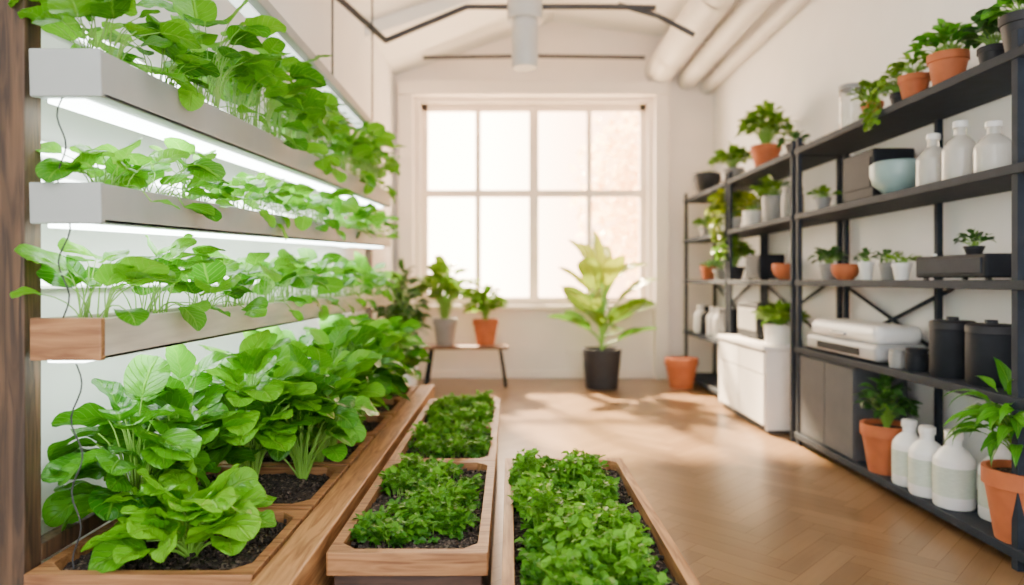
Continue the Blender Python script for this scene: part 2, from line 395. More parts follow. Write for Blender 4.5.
# ------------------------------------------------------------------ grow rack (left)
rk=empty('grow_rack',(-1.42,1.90,0))
box('post',-.10,.09,-.03,.04,0,3.6,POSTW,rk,.004)
box('post',.05,.11,4.55,4.61,0,2.7,POSTW,rk,.004)
box('lower_rail',.04,.09,.04,4.5,.50,.55,POSTW,rk,.004)
tag(rk,'dark aged wooden frame carrying the growing troughs','plant rack')
def led_panel(z,y0=1.97,y1=6.3):
    e=empty('wall_grow_light',(-1.49,y0,z))
    box('housing',-.04,-.015,0,y1-y0,-.03,.03,WHITEP,e,.003)
    box('light_tube',-.015,.01,.02,y1-y0-.02,-.018,.018,LEDW,e,.006)
    tag(e,'long white fluorescent grow light fixed to the wall','grow light','wall grow lights behind the rack')
for z in (2.16,1.72,1.62,1.30): led_panel(z)
troughs=[]
for zn,zf,ht,sm,cm,lab in ((1.80,1.98,.125,TROUGHM,TROUGHM,'pale grey metal growing trough, upper tier with lights below'),
                     (1.455,1.61,.108,TROUGHM,TROUGHM,'pale grey metal growing trough, middle tier with lights below'),
                     (1.083,1.075,.112,TROUGHW,WOODX,'whitewashed wooden growing trough, lower tier, brown end board')):
    e=empty('growing_trough',(-1.205,1.85,zn)); e.rotation_euler=(math.atan2(zf-zn,4.5),0,0)
    Lh=4.5; w=.095
    boxes('trough_body',[(-w,-w+.012,.02,Lh,0,ht),(w-.012,w,.02,Lh,0,ht),(-w,w,.02,Lh,0,.012),(-w,w,Lh-.012,Lh,0,ht)],sm,e,.003)
    box('end_cap',-w-.002,w+.002,0,.022,-.002,ht+.002,cm,e,.004)
    box('growing_medium',-w+.012,w-.012,.022,Lh-.012,.012,ht-.03,SOIL,e,0)
    box('led_strip',-.075,.03,.04,Lh-.04,-.012,-.001,LED,e,.002)
    tag(e,lab,'plant trough','growing troughs of the rack'); troughs.append((e,ht))
e=empty('hanging_grow_light',(-1.22,2.2,2.56))
box('housing',-.07,.07,0,4.2,.015,.075,TROUGHM,e,.006)
box('light_tube',-.05,.02,.03,4.17,.0,.015,LEDT,e,.004)
for yy in (.7,2.3,3.6):
    tubes('cable',np.array([[[0.05,yy,.07],[.05,yy,.8],[.05,yy,1.42]]]),np.full((1,3),.008),CABLE,e,6)
tag(e,'long white grow light hanging on black cables','grow light')
for (z0,z1,xx) in ((1.81,1.535,-1.222),(1.46,1.17,-1.215),(1.085,.50,-1.20)):
    zz=np.linspace(z0,z1,14 if z1>.6 else 26)
    rod('power_cable',[(xx+.014*math.sin(i*.75+z0*5), 1.862+.004*math.cos(i*.5)+(.0 if z1>.6 else .03), z) for i,z in enumerate(zz)],.0022,'thin black cable dangling between the growing troughs','cable',CABLE)

for ti,(tr,ht) in enumerate(troughs):
    ny=15
    for i in range(ny):
        y=.17+i*.298+rng.uniform(-.05,.05)
        slope=tr.rotation_euler[0]
        wz=tr.location.z+y*math.tan(slope)+ht-.035
        H=(.44,.20,.245)[ti]*rng.uniform(.7,1.18)
        if ti==0 and i<2: H=.24
        Lf=(.14,.115,.125)[ti]*rng.uniform(.85,1.12)
        e=empty('seedling_plant',(-1.205+rng.uniform(-.02,.03),1.85+y,wz))
        near=i<7
        n=(27,16,18)[ti]
        bush(e,.15,H,n,Lf,Lf*.93,LF_RACK,el=(1.0,.1),curl=(.1,1.1),lean=(.03,0),
             shape='round' if i%3 else 'heart',nu=9 if near else 5,nv=11 if near else 6,sr=.0026,hmin=.3,crk=.05,fold=.16,drop=.2,root=.3,lvar=(.45,1.2))
        k=3 if i%3==1 else 1
        E=np.stack([np.full(k,.09)+rng.uniform(0,.05,k),rng.uniform(-.12,.12,k),rng.uniform(-.01,.08,k)],1)
        A=np.zeros((k,3)); A[:,2]=.0; B=(A+E)/2; B[:,2]=.10
        tubes('drooping_stems',bez(A,B,E,6),np.full((k,6),.002),STEM,e,5)
        leaves('drooping_leaves',E,rng.normal(0,.8,k),rng.uniform(-.9,.3,k),Lf*.8,Lf*.72,rng.uniform(.3,1.1,k),LF_RACK,e,.2,.05,'round',7,8)
        tag(e,'bright green broad-leaved seedling growing in a trough','leafy plant','seedlings in the growing troughs')

# ------------------------------------------------------------------ planters
def ring8(x0,x1,y0,y1,c):
    return [(x0+c,y0),(x1-c,y0),(x1,y0+c),(x1,y1-c),(x1-c,y1),(x0+c,y1),(x0,y1-c),(x0,y0+c)]
def tray(name,parent,x0,x1,y0,y1,z0,z1,t,m,chin=.05):
    o=ring8(x0,x1,y0,y1,.004); i=ring8(x0+t,x1-t,y0+t,y1-t,chin)
    zi=max(z0+.005,z1-.10)
    V=[(a,b,z0) for a,b in o]+[(a,b,z1) for a,b in o]+[(a,b,z1) for a,b in i]+[(a,b,zi) for a,b in i]
    F=[]
    for k in range(8):
        j=(k+1)%8
        F+=[(k,j,8+j,8+k),(8+k,8+j,16+j,16+k),(16+k,16+j,24+j,24+k)]
    F.append(tuple(range(7,-1,-1)))
    cx,cy=(x0+x1)/2,(y0+y1)/2
    return setmesh(name,[(a-cx,b-cy,c-z0) for a,b,c in V],F,m,(cx,cy,z0),parent,bevel=.004)
def soil(parent,x0,x1,y0,y1,z,amp=.012,clumps=160):
    nx=max(8,int((x1-x0)/.02)); ny=max(8,int((y1-y0)/.02))
    xs=np.linspace(x0,x1,nx); ys=np.linspace(y0,y1,ny)
    X,Y=np.meshgrid(xs,ys,indexing='ij')
    Z=z+rng.normal(0,amp*.35,X.shape)+amp*np.sin(X*14+1)*np.sin(Y*11)
    idx=np.arange(nx*ny).reshape(nx,ny)
    V=[np.stack([X,Y,Z],-1).reshape(-1,3)]; F=[np.stack([idx[:-1,:-1],idx[1:,:-1],idx[1:,1:],idx[:-1,1:]],-1).reshape(-1,4)]
    base=nx*ny
    cb=np.array([(-1,-1,-1),(1,-1,-1),(1,1,-1),(-1,1,-1),(-1,-1,1),(1,-1,1),(1,1,1),(-1,1,1)],float)*.5
    BFa=np.array(BF)
    for k in range(clumps):
        s=rng.uniform(.005,.016); p=np.array([rng.uniform(x0+.01,x1-.01),rng.uniform(y0+.01,y1-.01),z+s*.3+amp*.3])
        V.append(cb*s*rng.uniform(.6,1.3,(8,3))+p); F.append(BFa+base); base+=8
    me=fastmesh('soil',np.concatenate(V),np.concatenate(F)); me.materials.append(SOIL)
    o=bpy.data.objects.new('soil',me); C.objects.link(o); o.parent=parent; return o

b=empty('planter_bench',(-.95,1.82,0))
box('side_rail',.262,.374,-.25,3.4,.26,.50,WOODL,b,.006)
box('back_rail',-.44,-.385,.15,3.4,.26,.46,WOODL,b,.006)
box('deck',-.385,.262,0.02,3.4,.26,.295,WOODD,b,.003)
for yy in (-.1,1.6,3.25):
    box('leg',.27,.34,yy,yy+.08,0,.26,WOODD,b); box('leg',-.44,-.385,yy+.3 if yy<0 else yy,yy+.08+(.3 if yy<0 else 0),0,.26,WOODD,b)
tag(b,'long honey-coloured wooden bench holding soil trays','planter bench')
TX0,TX1=-1.325,-.695
for i in range(6):
    y0=1.85+i*.56
    cx,cy=(TX0+TX1)/2,y0+.27
    e=empty('planter_tray',(cx,cy,.30)); hx=(TX1-TX0)/2-.003; hy=.268
    tray('tray_frame',e,-hx,hx,-hy,hy,0,.20,.032,WOODX)
    soil(e,-hx+.03,hx-.03,-hy+.03,hy-.03,.165,clumps=420 if i<2 else 120)
    tag(e,'square cedar planter tray filled with dark soil','planter tray','cedar trays on the bench')

def veg(name,x,y,R,H,n,L,W,m,label,shape='round',crk=.06,el=(1.25,.1),fold=.22,nu=9,nv=14,lean=(0,0),tintr=(0,1),sr=.004,curl=(.4,1.3),z=.465,grp='leafy greens in the cedar trays',hmin=.25,drop=.4):
    e=empty(name,(x,y,z)); bush(e,R,H,n,L,W,m,el=el,curl=curl,shape=shape,crk=crk,fold=fold,nu=nu,nv=nv,lean=lean,tintr=tintr,sr=sr,hmin=hmin,drop=drop)
    return tag(e,label,'leafy vegetable',grp)
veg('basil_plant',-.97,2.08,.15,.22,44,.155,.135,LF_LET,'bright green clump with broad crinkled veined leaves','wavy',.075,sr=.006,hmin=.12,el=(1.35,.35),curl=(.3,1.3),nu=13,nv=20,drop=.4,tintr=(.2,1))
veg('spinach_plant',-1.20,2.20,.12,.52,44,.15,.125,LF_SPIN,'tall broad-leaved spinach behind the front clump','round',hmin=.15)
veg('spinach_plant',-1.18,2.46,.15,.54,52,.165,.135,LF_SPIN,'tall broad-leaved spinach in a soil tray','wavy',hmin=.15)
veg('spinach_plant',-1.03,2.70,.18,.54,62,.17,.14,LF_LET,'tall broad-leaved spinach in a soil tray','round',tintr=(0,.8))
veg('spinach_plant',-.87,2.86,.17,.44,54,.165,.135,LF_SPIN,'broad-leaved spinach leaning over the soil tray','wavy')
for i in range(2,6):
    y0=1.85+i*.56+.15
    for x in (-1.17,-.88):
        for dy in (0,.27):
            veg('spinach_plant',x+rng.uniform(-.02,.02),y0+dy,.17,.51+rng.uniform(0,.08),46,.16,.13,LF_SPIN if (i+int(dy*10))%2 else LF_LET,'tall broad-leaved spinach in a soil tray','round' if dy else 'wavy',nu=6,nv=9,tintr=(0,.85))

def patch(cx,cy,hx,hy,z,H,n,L,m,label,per=6,nc=16):
    e=empty('microgreens_patch',(cx,cy,z))
    c=[]
    while len(c)<nc:
        q=rng.uniform(-1,1,2)
        if abs(q[0])**4+abs(q[1])**4<1 and all((q[0]-a)**2*hx*hx+(q[1]-bb)**2*hy*hy>(.6*math.sqrt(4*hx*hy/nc))**2 for a,bb in c): c.append(tuple(q))
        if rng.uniform()<.003: break
    c=np.array(c); ci=rng.integers(0,len(c),n)
    sg=.42*math.sqrt(4*hx*hy/nc)
    d=rng.normal(0,1,(n,2))*sg*.9
    px=c[ci,0]*hx*.92+d[:,0]; py=c[ci,1]*hy*.94+d[:,1]
    over=(np.abs(px)>hx)|(np.abs(py)>hy); px[over]*=.8; py[over]*=.85
    px=np.clip(px,-hx*1.05,hx*1.05); py=np.clip(py,-hy*1.05,hy*1.05)
    hc=rng.uniform(.5,1.2,len(c))[ci]
    h=H*hc*np.exp(-(d**2).sum(1)/(2*(sg*1.4)**2))*rng.uniform(.65,1.15,n)
    E=np.stack([px,py,h],1); A=np.stack([px*.9,py*.95,np.full(n,-.005)],1)
    B=(A+E)/2; B[:,2]=h*.6
    tubes('stems',bez(A,B,E,4),np.full((n,4),.0016),STEM,e,4)
    EE=np.repeat(E,per,0); k=n*per
    EE[:,2]-=rng.uniform(0,1,k)**1.5*np.repeat(h,per)*.45
    EE[:,:2]+=rng.normal(0,.007,(k,2))
    az=rng.uniform(0,2*PI,k)
    leaves('leaves',EE,az,rng.uniform(-.3,1.0,k),L*rng.uniform(.6,1.3,k),L*.78*rng.uniform(.7,1.1,k),rng.uniform(.1,1.4,k),m,e,.3,.08,'lobed',5,9,tints=np.clip(np.repeat(h/H,per)*1.0-.2+rng.uniform(-.3,.3,k),0,1))
    return tag(e,label,'microgreens','microgreens in the wooden planters','stuff')

e=empty('wooden_planter',(-.302,2.0,0))
hx=.238
for k,(ya,yb) in enumerate(((0,1.03),(1.03,1.78),(1.78,2.6))):
    tray('planter_rim',e,-hx,hx,ya+.001,yb-.001,.432,.50,.034,WOODX if k==0 else WOODL,.045)
    soil(e,-hx+.03,hx-.03,ya+.03,yb-.03,.465,clumps=500 if k==0 else 150)
box('planter_base',-hx+.018,hx-.018,.018,2.58,.0,.432,WOODD,e,.005)
tag(e,'long wooden planter with three compartments on a dark base','planter')
patch(-.312,2.52,.178,.43,.465,.085,520,.034,LF_MIC,'dense green microgreens in a soil compartment',6,19)
patch(-.302,3.40,.180,.31,.465,.09,420,.034,LF_MIC,'dense green microgreens in a soil compartment',6,15)
patch(-.302,4.18,.180,.35,.465,.09,380,.034,LF_MIC2,'dense green microgreens in a soil compartment',6,15)
e=empty('wooden_planter',(.24,1.35,0)); hx=.262
tray('planter_rim',e,-hx,hx,0,1.72,.36,.50,.034,WOODL,.04)
soil(e,-hx+.03,hx-.03,.03,1.69,.455,clumps=1300)
box('planter_base',-hx+.02,hx-.02,.02,1.70,.0,.36,WOODD,e,.005)
tag(e,'long rectangular cedar planter filled with soil and herbs','planter')
patch(.21,2.66,.178,.34,.455,.125,520,.040,LF_MIC2,'fresh green herbs with small lobed leaves in soil',6,15)
patch(.215,1.95,.172,.33,.455,.135,520,.040,LF_MIC2,'fresh green herbs with small lobed leaves in soil',6,15)

# ------------------------------------------------------------------ right shelving
SZ=(2.335,1.82,1.30,.775,.10)
def unit(y0,y1,zs,label,mid=(),rear=()):
    e=empty('shelving_unit',(2.26,y0,0))
    for yy in (0,y1-y0-.04)+tuple(mid):
        for xx in (.0,.37): box('post',xx,xx+.035,yy,yy+.04,0,2.42,METAL,e,.003)
    for yy in rear: box('post',.37,.405,yy,yy+.04,0,2.42,METAL,e,.003)
    for z in zs:
        box('shelf',-.012,.418,-.005,y1-y0+.005,z-.045,z,METAL,e,.004)
    z0,z1=.80,1.25
    Lb=y1-y0; La=max(0,Lb-1.3)
    tubes('cross_brace',np.array([[[.40,La,z0],[.40,(La+Lb)/2,(z0+z1)/2],[.40,Lb,z1]],[[.40,La,z1],[.40,(La+Lb)/2,(z0+z1)/2],[.40,Lb,z0]]]),np.full((2,3),.014),METAL,e,6)
    return tag(e,label,'shelving unit','dark steel shelving along the wall')
unit(2.7,5.40,SZ,'dark grey steel shelving unit with five loaded shelves',(.34,),(1.5,))
unit(5.47,7.08,SZ[:3],'dark grey steel shelving unit above the white cabinet')
unit(7.15,8.85,(2.335,1.82,1.30,.65,.10),'dark grey steel shelving unit beside the window')

def potted(name,x,y,z,r,h,pm,label,style='bush',pr=.15,ph=.2,n=30,L=.09,W=.06,lm=LF_HOUSE,shape='round',kind='taper',grp=None,el=(1.3,.1),curl=(.4,1.4),lean=(0,0),sr=.0025,trail=0):
    e=empty(name,(x,y,z))
    if kind=='taper':
        prof=[(0,0),(r*.68,0),(r*.92,h*.74),(r*.93,h*.76),(r,h*.77),(r,h),(r*.88,h),(r*.84,h*.85),(0,h*.85)]
    elif kind=='bowl':
        prof=[(0,0),(r*.5,0),(r*.85,h*.35),(r,h*.75),(r*.97,h),(r*.9,h),(r*.88,h*.85),(0,h*.85)]
    else:
        prof=[(0,0),(r*.86,0),(r*.9,.01),(r,h-.01),(r*.98,h),(r*.9,h),(r*.88,h*.88),(0,h*.88)]
    lathe('pot',prof,pm,(0,0,0),e)
    lathe('soil',[(0,h*.9),(r*.86,h*.9)],SOIL,(0,0,0),e,24)
    if n: bush(e,pr,ph,n,L,W,lm,base=(0,0,h*.88),shape=shape,nu=5,nv=7,el=el,curl=curl,lean=lean,sr=sr)
    if trail:
        k=6; K=9
        yy=rng.uniform(-1,1,k)*r*1.2; ln=trail*rng.uniform(.5,1,k)
        t=np.linspace(0,1,K)[None,:]
        fx=-(x-2.235)*np.minimum(1,t*2.4)-.015*np.sin(t*9+yy[:,None]*30)
        fz=h*.9+.04*np.sin(np.minimum(1,t*2.4)*PI)-np.maximum(0,t-.38)/.62*(ln[:,None]+h)
        pl=np.stack([fx*np.ones((k,1)),yy[:,None]*np.ones((1,K))*(1+.3*t),fz],-1)
        tubes('trailing_stems',pl,np.full((k,K),.002),STEM,e,5)
        pp=np.repeat(pl[:,3:].reshape(-1,3),2,0); q=len(pp)
        leaves('trailing_leaves',pp,rng.normal(PI,1.1,q),rng.uniform(-.9,.3,q),L*.6,W*.7,rng.uniform(.2,1,q),lm,e,.2,.05,'heart',5,6)
    return tag(e,label,'potted plant' if n else 'plant pot',grp)
G1='potted plants on the top shelf'; G2='potted plants on the shelves'
P=potted
zt=SZ[0]
def jar(name,x,y,z,r,h,m,label,cat='jar',grp=None,neck=.55,lab=False,capm=None,sh=(.62,.80)):
    e=empty(name,(x,y,z))
    a,b2=sh
    lathe('jar_body',[(0,0),(r*.94,0),(r,.01),(r,h*a),(r*.97,h*(a+.04)),(r*(.5+neck*.5)*1.05,h*(a+b2)/2+h*.03),(r*neck,h*b2),(r*neck,h*.93),(0,h*.93)],m,(0,0,0),e)
    lathe('cap',[(0,h*.89),(r*(neck+.08),h*.89),(r*(neck+.08),h*.99),(r*(neck),h),(0,h)],capm or m,(0,0,0),e)
    if lab: lathe('paper_label',[(r*1.012,h*.16),(r*1.012,h*.54)],LABELM,(0,0,0),e)
    return tag(e,label,cat,grp)
e=empty('glass_jar',(2.40,4.80,zt))
lathe('jar_body',[(0,0),(.075,0),(.08,.01),(.08,.30),(.074,.30),(.074,.015),(0,.012)],GLASS,(0,0,0),e,36)
lathe('cap',[(0,.30),(.083,.30),(.083,.33),(0,.335)],GREYC,(0,0,0),e,36)
tag(e,'tall clear glass jar with grey lid','jar')
P('potted_plant',2.36,4.45,zt,.07,.12,TERRA,'small terracotta pot with leafy green plant',pr=.10,ph=.16,n=50,L=.07,W=.05,grp=G1)
P('potted_plant',2.40,4.20,zt,.06,.11,DARKC,'small dark pot with trailing green plant',pr=.11,ph=.18,n=50,L=.07,W=.05,el=(1,-.4),grp=G1,trail=.10)
P('potted_plant',2.35,3.97,zt,.085,.15,TERRA,'terracotta pot with small leafy plant',pr=.10,ph=.15,n=50,L=.06,W=.04,lm=LF_HOUSE,grp=G1)
P('potted_plant',2.36,3.68,zt,.10,.18,TERRA,'terracotta pot with spreading green plant',pr=.13,ph=.16,n=60,L=.08,W=.05,lm=LF_SPIN,grp=G1)
P('potted_plant',2.42,3.42,zt,.07,.13,DARKC,'dark pot with upright green leaves',pr=.09,ph=.18,n=50,L=.08,W=.05,lm=LF_DARK,grp=G1)
P('potted_plant',2.38,3.16,zt,.10,.19,DARKC,'dark pot with small green plant near the shelf end',pr=.11,ph=.14,n=40,L=.08,W=.05,lm=LF_SPIN,grp=G1)
z2=SZ[1]
P('potted_plant',2.36,5.15,z2,.06,.10,GREYC,'small grey pot with a little green plant',pr=.08,ph=.08,n=30,L=.06,W=.04,grp=G2)
def device(name,x0,x1,y0,y1,z,h,label,cat,bm=DARKG,front=METAL):
    e=empty(name,((x0+x1)/2,(y0+y1)/2,z)); a=(x1-x0)/2; c=(y1-y0)/2
    box('body',-a,a,-c,c,.012,h,bm,e,.012)
    box('front_panel',-a-.006,-a+.01,-c+.03,c-.03,h*.25,h*.85,front,e,.004)
    for sx in (-a+.03,a-.05):
        for sy in (-c+.03,c-.05): box('foot',sx,sx+.02,sy,sy+.02,0,.014,CABLE,e,0)
    lathe('knob',[(0,0),(.012,0),(.012,.012),(0,.012)],WHITEP,(-a+.02,c*.5,h),e,16)
    return tag(e,label,cat)
device('speaker_box',2.33,2.60,4.38,4.78,z2,.33,'black storage appliance box on the second shelf','appliance',front=DARKG)
e=empty('bowl',(2.38,4.20,z2))
lathe('bowl_body',[(0,0),(.06,0),(.07,.01),(.135,.07),(.15,.13),(.15,.19),(.14,.19),(.135,.13),(0,.05)],BLUEC,(0,0,0),e,40)
lathe('bowl_lid',[(.148,.185),(.13,.205),(.06,.215),(0,.218)],BLUEC,(0,0,0),e,40)
tag(e,'pale aqua lidded ceramic bowl','bowl')
for yy,hh,mm in ((3.84,.30,CREAM),(3.61,.32,CREAM),(3.36,.26,CREAM)):
    jar('storage_bottle',2.38,yy,z2,.085,hh,mm,'milky glass storage bottle with narrow neck and pale cap',cat='bottle',grp='storage bottles on the second shelf',neck=.34,capm=WHITEP,sh=(.5,.76))
z3=SZ[2]
P('potted_plant',2.33,4.06,z3,.055,.10,WHITEC,'small white pot on the middle shelf',pr=.06,ph=.06,n=20,L=.05,W=.035,grp=G2)
P('potted_plant',2.36,5.05,z3,.07,.12,GREYC,'small grey pot with tufted greens',pr=.09,ph=.12,n=50,L=.07,W=.04,lm=LF_DARK,grp=G2)
P('plant_bowl',2.34,4.76,z3,.095,.11,TERRA,'shallow terracotta bowl planter on the middle shelf',kind='bowl',n=0,grp=G2)
P('potted_plant',2.36,4.52,z3,.05,.12,WHITEC,'small white pot with tiny plant',pr=.06,ph=.08,n=24,L=.05,W=.03,lm=LF_DARK,grp=G2)
P('potted_plant',2.38,4.30,z3,.055,.11,GREYC,'small grey pot with tiny plant',pr=.06,ph=.1,n=18,L=.05,W=.03,lm=LF_DARK,grp=G2)
device('tray_appliance',2.30,2.60,3.30,3.88,z3,.13,'flat black appliance on the middle shelf','appliance')
P('potted_plant',2.46,3.62,z3+.13,.05,.05,DARKC,'tiny dark pot with green sprouts on the appliance',pr=.07,ph=.08,n=30,L=.05,W=.03,lm=LF_DARK,grp=G2)
z4=SZ[3]
e=empty('sealing_machine',(2.44,4.72,z4))
box('body',-.18,.16,-.50,.50,.012,.12,SILVER,e,.035,5)
box('lid',-.165,.15,-.47,.47,.115,.235,WHITEP,e,.055,6)
box('front_panel',-.187,-.165,-.30,.30,.035,.085,DARKG,e,.006)
box('handle',-.19,-.16,-.10,.10,.15,.17,SILVER,e,.008)
for k in range(4): box('foot',-.12 if k<2 else .08,-.08 if k<2 else .12,-.42 if k%2 else .36,-.38 if k%2 else .40,0,.014,CABLE,e,0)
tag(e,'long white and silver rounded countertop machine with closed lid','appliance')
jar('metal_cup',2.33,4.10,z4,.05,.11,GREYC,'small grey metal canister on the fourth shelf',neck=.9,cat='canister')
jar('metal_cup',2.36,3.96,z4,.06,.13,DARKG,'small black canister beside the grey one',neck=.9,cat='canister')
for yy in (3.72,3.42):
    e=empty('canister',(2.41,yy,z4))
    lathe('canister_body',[(0,0),(.105,0),(.11,.01),(.11,.25),(.105,.26),(0,.26)],DARKG,(0,0,0),e,36)
    lathe('lid',[(0,.26),(.112,.26),(.112,.295),(.10,.305),(.03,.305),(.028,.325),(0,.325)],DARKC,(0,0,0),e,36)
    tag(e,'black cylindrical storage canister with lid','canister','black canisters on the fourth shelf')
z5=SZ[4]
e=empty('storage_cabinet',(2.46,4.92,z5))
box('body',-.175,.17,-.40,.44,0,.62,GREYP,e,.004)
box('door',-.188,-.175,-.395,.015,.01,.61,GREYP,e,.003); box('door',-.188,-.175,.022,.435,.01,.61,GREYP,e,.003)
tag(e,'plain grey storage cabinet under the fourth shelf','cabinet')
P('potted_plant',2.36,4.28,z5,.15,.30,TERRA,'terracotta pot with bushy dark green plant',pr=.11,ph=.34,n=90,L=.10,W=.055,lm=LF_DARK,shape='lance')
for (x,y,h,r) in ((2.35,4.02,.38,.090),(2.34,3.83,.38,.092),(2.36,3.63,.40,.098),(2.47,3.43,.40,.100)):
    jar('plastic_bottle',x,y,z5,r,h,MILK,'large white plastic jug with pale label and cap',cat='bottle',grp='white bottles on the bottom shelf',neck=.38,lab=True,capm=WHITEP,sh=(.60,.80))
P('potted_plant',2.37,3.15,z5,.165,.33,TERRA,'large terracotta pot with long arching leaves',pr=.13,ph=.50,n=70,L=.20,W=.055,lm=LF_SPIN,shape='lance',el=(1.3,.2),curl=(.8,2.2),sr=.004,lean=(-.08,0))
P('plant_bowl',2.40,8.35,zt,.17,.26,DARKC,'dark round bowl pot on the top shelf',kind='bowl',pr=.10,ph=.05,n=20,L=.07,W=.05,lm=LF_DARK,grp=G1)
P('potted_plant',2.40,7.35,zt,.12,.16,GREYC,'grey pot with bushy light green plant',pr=.16,ph=.26,n=90,L=.11,W=.08,lm=LF_HOUSE,grp=G1)
P('potted_plant',2.38,6.35,zt,.14,.21,TERRA,'terracotta pot with bushy green plant',pr=.19,ph=.42,n=170,L=.10,W=.07,lm=LF_HOUSE,grp=G1)
P('potted_plant',2.40,5.75,zt,.08,.11,DARKC,'small dark pot with low greenery',pr=.11,ph=.1,n=30,L=.08,W=.05,lm=LF_DARK,grp=G1)
P('potted_plant',2.40,8.3,z2,.10,.12,GREYC,'grey pot with compact green plant',pr=.12,ph=.14,n=50,L=.09,W=.06,lm=LF_HOUSE,grp=G2)
P('potted_plant',2.38,7.35,z2,.12,.14,WHITEC,'white pot with bushy yellow-green plant',pr=.19,ph=.34,n=150,L=.12,W=.08,lm=LF_YEL,grp=G2,el=(1,-.5),trail=.05)
P('potted_plant',2.40,6.75,z2,.10,.16,WHITEC,'white pot with light green leaves',pr=.13,ph=.14,n=40,L=.09,W=.06,lm=LF_YEL,grp=G2)
P('potted_plant',2.40,6.2,z2,.11,.24,GREYC,'tall grey pot with green leaves',kind='cyl',pr=.14,ph=.18,n=50,L=.10,W=.06,lm=LF_HOUSE,grp=G2)
jar('storage_jar',2.38,5.75,z2,.09,.26,GREYC,'grey storage jar with lid',neck=.85,cat='jar')
P('potted_plant',2.38,8.2,z3,.10,.17,TERRA,'small terracotta pot on the middle shelf',pr=.08,ph=.06,n=14,L=.06,W=.04,grp=G2)
P('potted_plant',2.38,7.25,z3,.11,.14,DARKC,'dark pot with leafy green plant',pr=.15,ph=.34,n=130,L=.10,W=.07,lm=LF_HOUSE,grp=G2)
P('potted_plant',2.38,7.7,z3,.09,.12,GREYC,'grey pot with small green plant',pr=.12,ph=.15,n=40,L=.10,W=.05,lm=LF_DARK,grp=G2)
device('coffee_grinder',2.32,2.56,6.35,6.75,z3,.24,'black countertop appliance on the middle shelf','appliance')
P('plant_bowl',2.37,5.85,z3,.12,.14,TERRA,'wide terracotta bowl planter on the shelf',kind='bowl',n=0,grp=G2)
for yy,mm in ((8.5,WHITEP),(8.2,DARKG),(7.95,WHITEP),(7.7,MILK)):
    jar('storage_bottle',2.38,yy,.65,.09,.34,mm,'upright storage bottle on the lower shelf',cat='bottle',grp='storage bottles on the lower shelf',neck=.5)
device('microwave',2.30,2.60,7.22,7.55,.65,.34,'dark countertop oven on the lower shelf','appliance',front=GREYP)
e=empty('white_cabinet',(2.36,6.4,0))
box('body',-.195,.22,-.62,.62,.06,.69,GREYP,e,.003)  # grey body paints the shade seen in gaps between white fronts
box('side_panel',-.20,.225,-.645,-.62,.03,.70,WHITEP,e,.003); box('side_panel',-.20,.225,.62,.645,.03,.70,WHITEP,e,.003)
box('plinth',-.17,.2,-.60,.60,0,.06,GREYP,e,.003)
box('cabinet_top',-.23,.225,-.66,.66,.705,.74,WHITEP,e,.003)
for a,b2 in ((-.62,-.008),(.008,.62)):
    box('drawer_front',-.216,-.20,a,b2,.50,.685,WHITEP,e,.003)
    box('door',-.216,-.20,a,b2,.07,.488,WHITEP,e,.003)
tag(e,'low white storage cabinet with flat doors and drawers','cabinet')
device('coffee_machine',2.28,2.55,6.30,6.85,.74,.34,'black and white appliance on the white cabinet','appliance',front=GREYC)
P('potted_plant',2.36,5.98,.74,.13,.17,WHITEC,'white pot with bright green grass-like plant',kind='cyl',pr=.15,ph=.18,n=110,L=.12,W=.05,lm=LF_HOUSE)
P('potted_plant',2.07,8.25,0,.20,.36,TERRA,'empty terracotta pot standing on the wooden floor',n=0)

# ------------------------------------------------------------------ plants by the window
e=empty('bench',(-.54,8.4,0))
box('bench_top',-.52,.52,-.18,.18,.46,.50,BENCHW,e,.008)
for sx in (-1,1):
    for sy in (-1,1):
        tubes('leg',np.array([[[sx*.42,sy*.12,.46],[sx*.455,sy*.14,.23],[sx*.49,sy*.16,0.0]]]),np.full((1,3),.02),DARKG,e,8)
tag(e,'low walnut bench with black splayed legs','bench')
P('potted_plant',-.80,8.4,.50,.15,.33,GREYC,'tapered grey pot with large rounded leaves on the bench',pr=.26,ph=.80,n=64,L=.23,W=.19,lm=LF_HOUSE,curl=(.3,1.2),sr=.006)
P('potted_plant',-.30,8.4,.50,.16,.32,TERRA,'terracotta pot with round green leaves on the bench',pr=.15,ph=.44,n=48,L=.17,W=.13,lm=LF_HOUSE,sr=.005)
P('potted_plant',-1.14,7.2,0,.17,.42,WHITEC,'white floor pot with tall dark feathery plant',kind='cyl',pr=.17,ph=1.15,n=230,L=.18,W=.06,lm=LF_DARK,shape='lance',el=(1.2,-.2),sr=.004)
e=empty('potted_banana_plant',(1.10,8.2,0))
lathe('pot',[(0,0),(.18,0),(.19,.01),(.235,.46),(.23,.48),(.21,.48),(.20,.42),(0,.42)],DARKC,(0,0,0),e,40)
lathe('soil',[(0,.43),(.2,.43)],SOIL,(0,0,0),e)
n=22; az=np.linspace(0,2*PI*3.7,n)+rng.normal(0,.2,n); hh=np.linspace(.15,1.0,n)
r=.08+.12*rng.uniform(0,1,n)
E=np.stack([np.cos(az)*r,np.sin(az)*r,.43+hh],1); A=np.zeros((n,3)); A[:,2]=.42; B=A*0; B[:,2]=.42+hh*.8
tubes('stems',bez(A,B,E,6),np.full((n,6),.012),STEM,e,6)
leaves('leaves',E,az,np.linspace(.45,1.1,n)+rng.normal(0,.12,n),rng.uniform(.46,.64,n),.25,rng.uniform(.0,.9,n),LF_YEL,e,.3,.04,'banana',7,12,roll=rng.normal(0,.4,n),tints=np.clip(np.linspace(-.1,1.1,n)+rng.normal(0,.15,n),0,1))
tag(e,'tall plant with broad yellow-green leaves in a charcoal pot','potted plant')

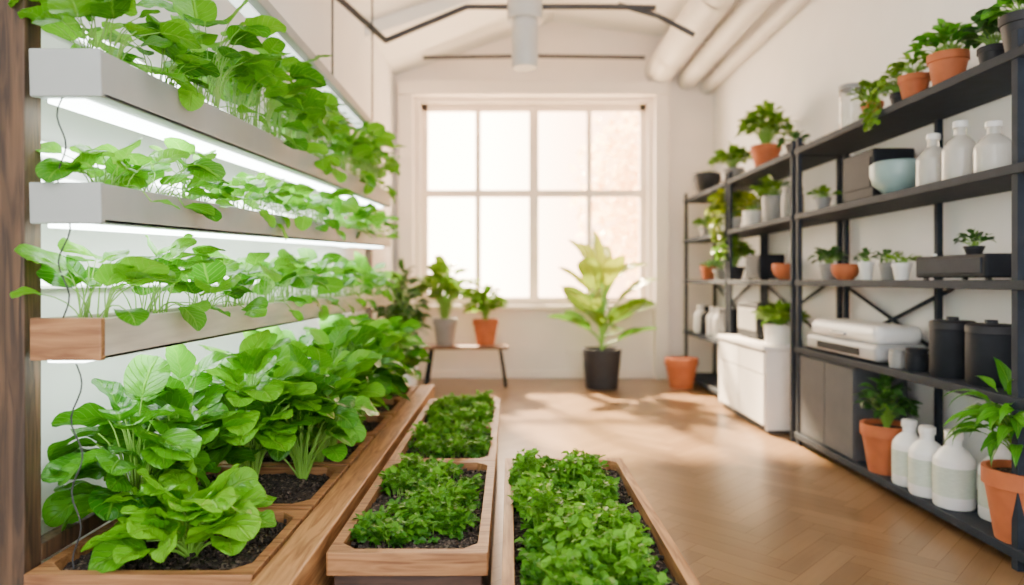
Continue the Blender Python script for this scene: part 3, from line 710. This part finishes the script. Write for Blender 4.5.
# ------------------------------------------------------------------ outside
gm=mat('pale_pavement',(.85,.74,.60),.9)
o=box('ground_outside',-14,14,9.35,30,-.5,-.4,gm,bevel=0); tag(o,'pale sunlit paving outside the window','ground')
bark=mat('pale_bark',(.75,.55,.38),.9)
for (x,y,h,R) in ((4.0,18,5.4,2.4),):
    e=empty('tree',(x,y,-.4))
    tubes('trunk',np.array([[[0,0,0],[.05,0,h*.3],[0,.05,h*.65]]]),np.array([[.16,.12,.07]]),bark,e,10)
    k=1900; p=rng.normal(0,1,(k,3)); p/=np.linalg.norm(p,axis=1,keepdims=True); p*=R*rng.uniform(.2,1,k)[:,None]**.5; p[:,2]=p[:,2]*1.1+h*.75
    leaves('leaves',p,rng.uniform(0,6.28,k),rng.uniform(-1,1,k),.28,.2,.6,LF_TREE,e,.2,.03,'round',3,5)
    tag(e,'tree outside the window with sun glare painted into its pale leaves','tree')

# ------------------------------------------------------------------ light
w=bpy.data.worlds.new('sky'); S.world=w; w.use_nodes=True
n=w.node_tree.nodes; l=w.node_tree.links; bg=n['Background']
tc=n.new('ShaderNodeTexCoord'); sp=n.new('ShaderNodeSeparateXYZ'); l.new(tc.outputs['Generated'],sp.inputs[0])
def MR(src,a,b,c,d):
    q=n.new('ShaderNodeMapRange'); q.inputs['From Min'].default_value=a; q.inputs['From Max'].default_value=b
    q.inputs['To Min'].default_value=c; q.inputs['To Max'].default_value=d; l.new(src,q.inputs['Value']); return q.outputs[0]
fy=MR(sp.outputs[1],-.2,.7,0,1)
fx=MR(sp.outputs[0],-.04,.20,0,1)
mxw=n.new('ShaderNodeMix'); mxw.data_type='RGBA'
mxw.inputs['A'].default_value=(1,.78,.56,1); mxw.inputs['B'].default_value=(1,.48,.23,1); l.new(fx,mxw.inputs['Factor'])
mxc=n.new('ShaderNodeMix'); mxc.data_type='RGBA'; mxc.inputs['A'].default_value=(.985,.99,1,1)
l.new(mxw.outputs['Result'],mxc.inputs['B']); l.new(fy,mxc.inputs['Factor']); l.new(mxc.outputs['Result'],bg.inputs['Color'])
sfront=MR(sp.outputs[0],-.04,.20,22,9)
mm=n.new('ShaderNodeMix'); mm.data_type='FLOAT'; mm.inputs['A'].default_value=5.0
l.new(sfront,mm.inputs['B']); l.new(fy,mm.inputs['Factor']); l.new(mm.outputs['Result'],bg.inputs['Strength'])
sd=bpy.data.lights.new('sun','SUN'); sd.energy=68; sd.angle=math.radians(3.5); sd.color=(1,.74,.46)
so=bpy.data.objects.new('sun',sd); C.objects.link(so); so.location=(0,14,9)
so.rotation_euler=Vector((.36,-1,-.84)).to_track_quat('-Z','Y').to_euler()

# ------------------------------------------------------------------ camera
cd=bpy.data.cameras.new('camera'); co=bpy.data.objects.new('camera',cd); C.objects.link(co)
co.location=(0,0,1.3); co.rotation_euler=(PI/2,0,0)
cd.sensor_width=36; cd.lens=24.01; cd.shift_y=-12.5/1024; cd.shift_x=2/1024
cd.dof.use_dof=True; cd.dof.focus_distance=2.35; cd.dof.aperture_fstop=1.15
S.camera=co
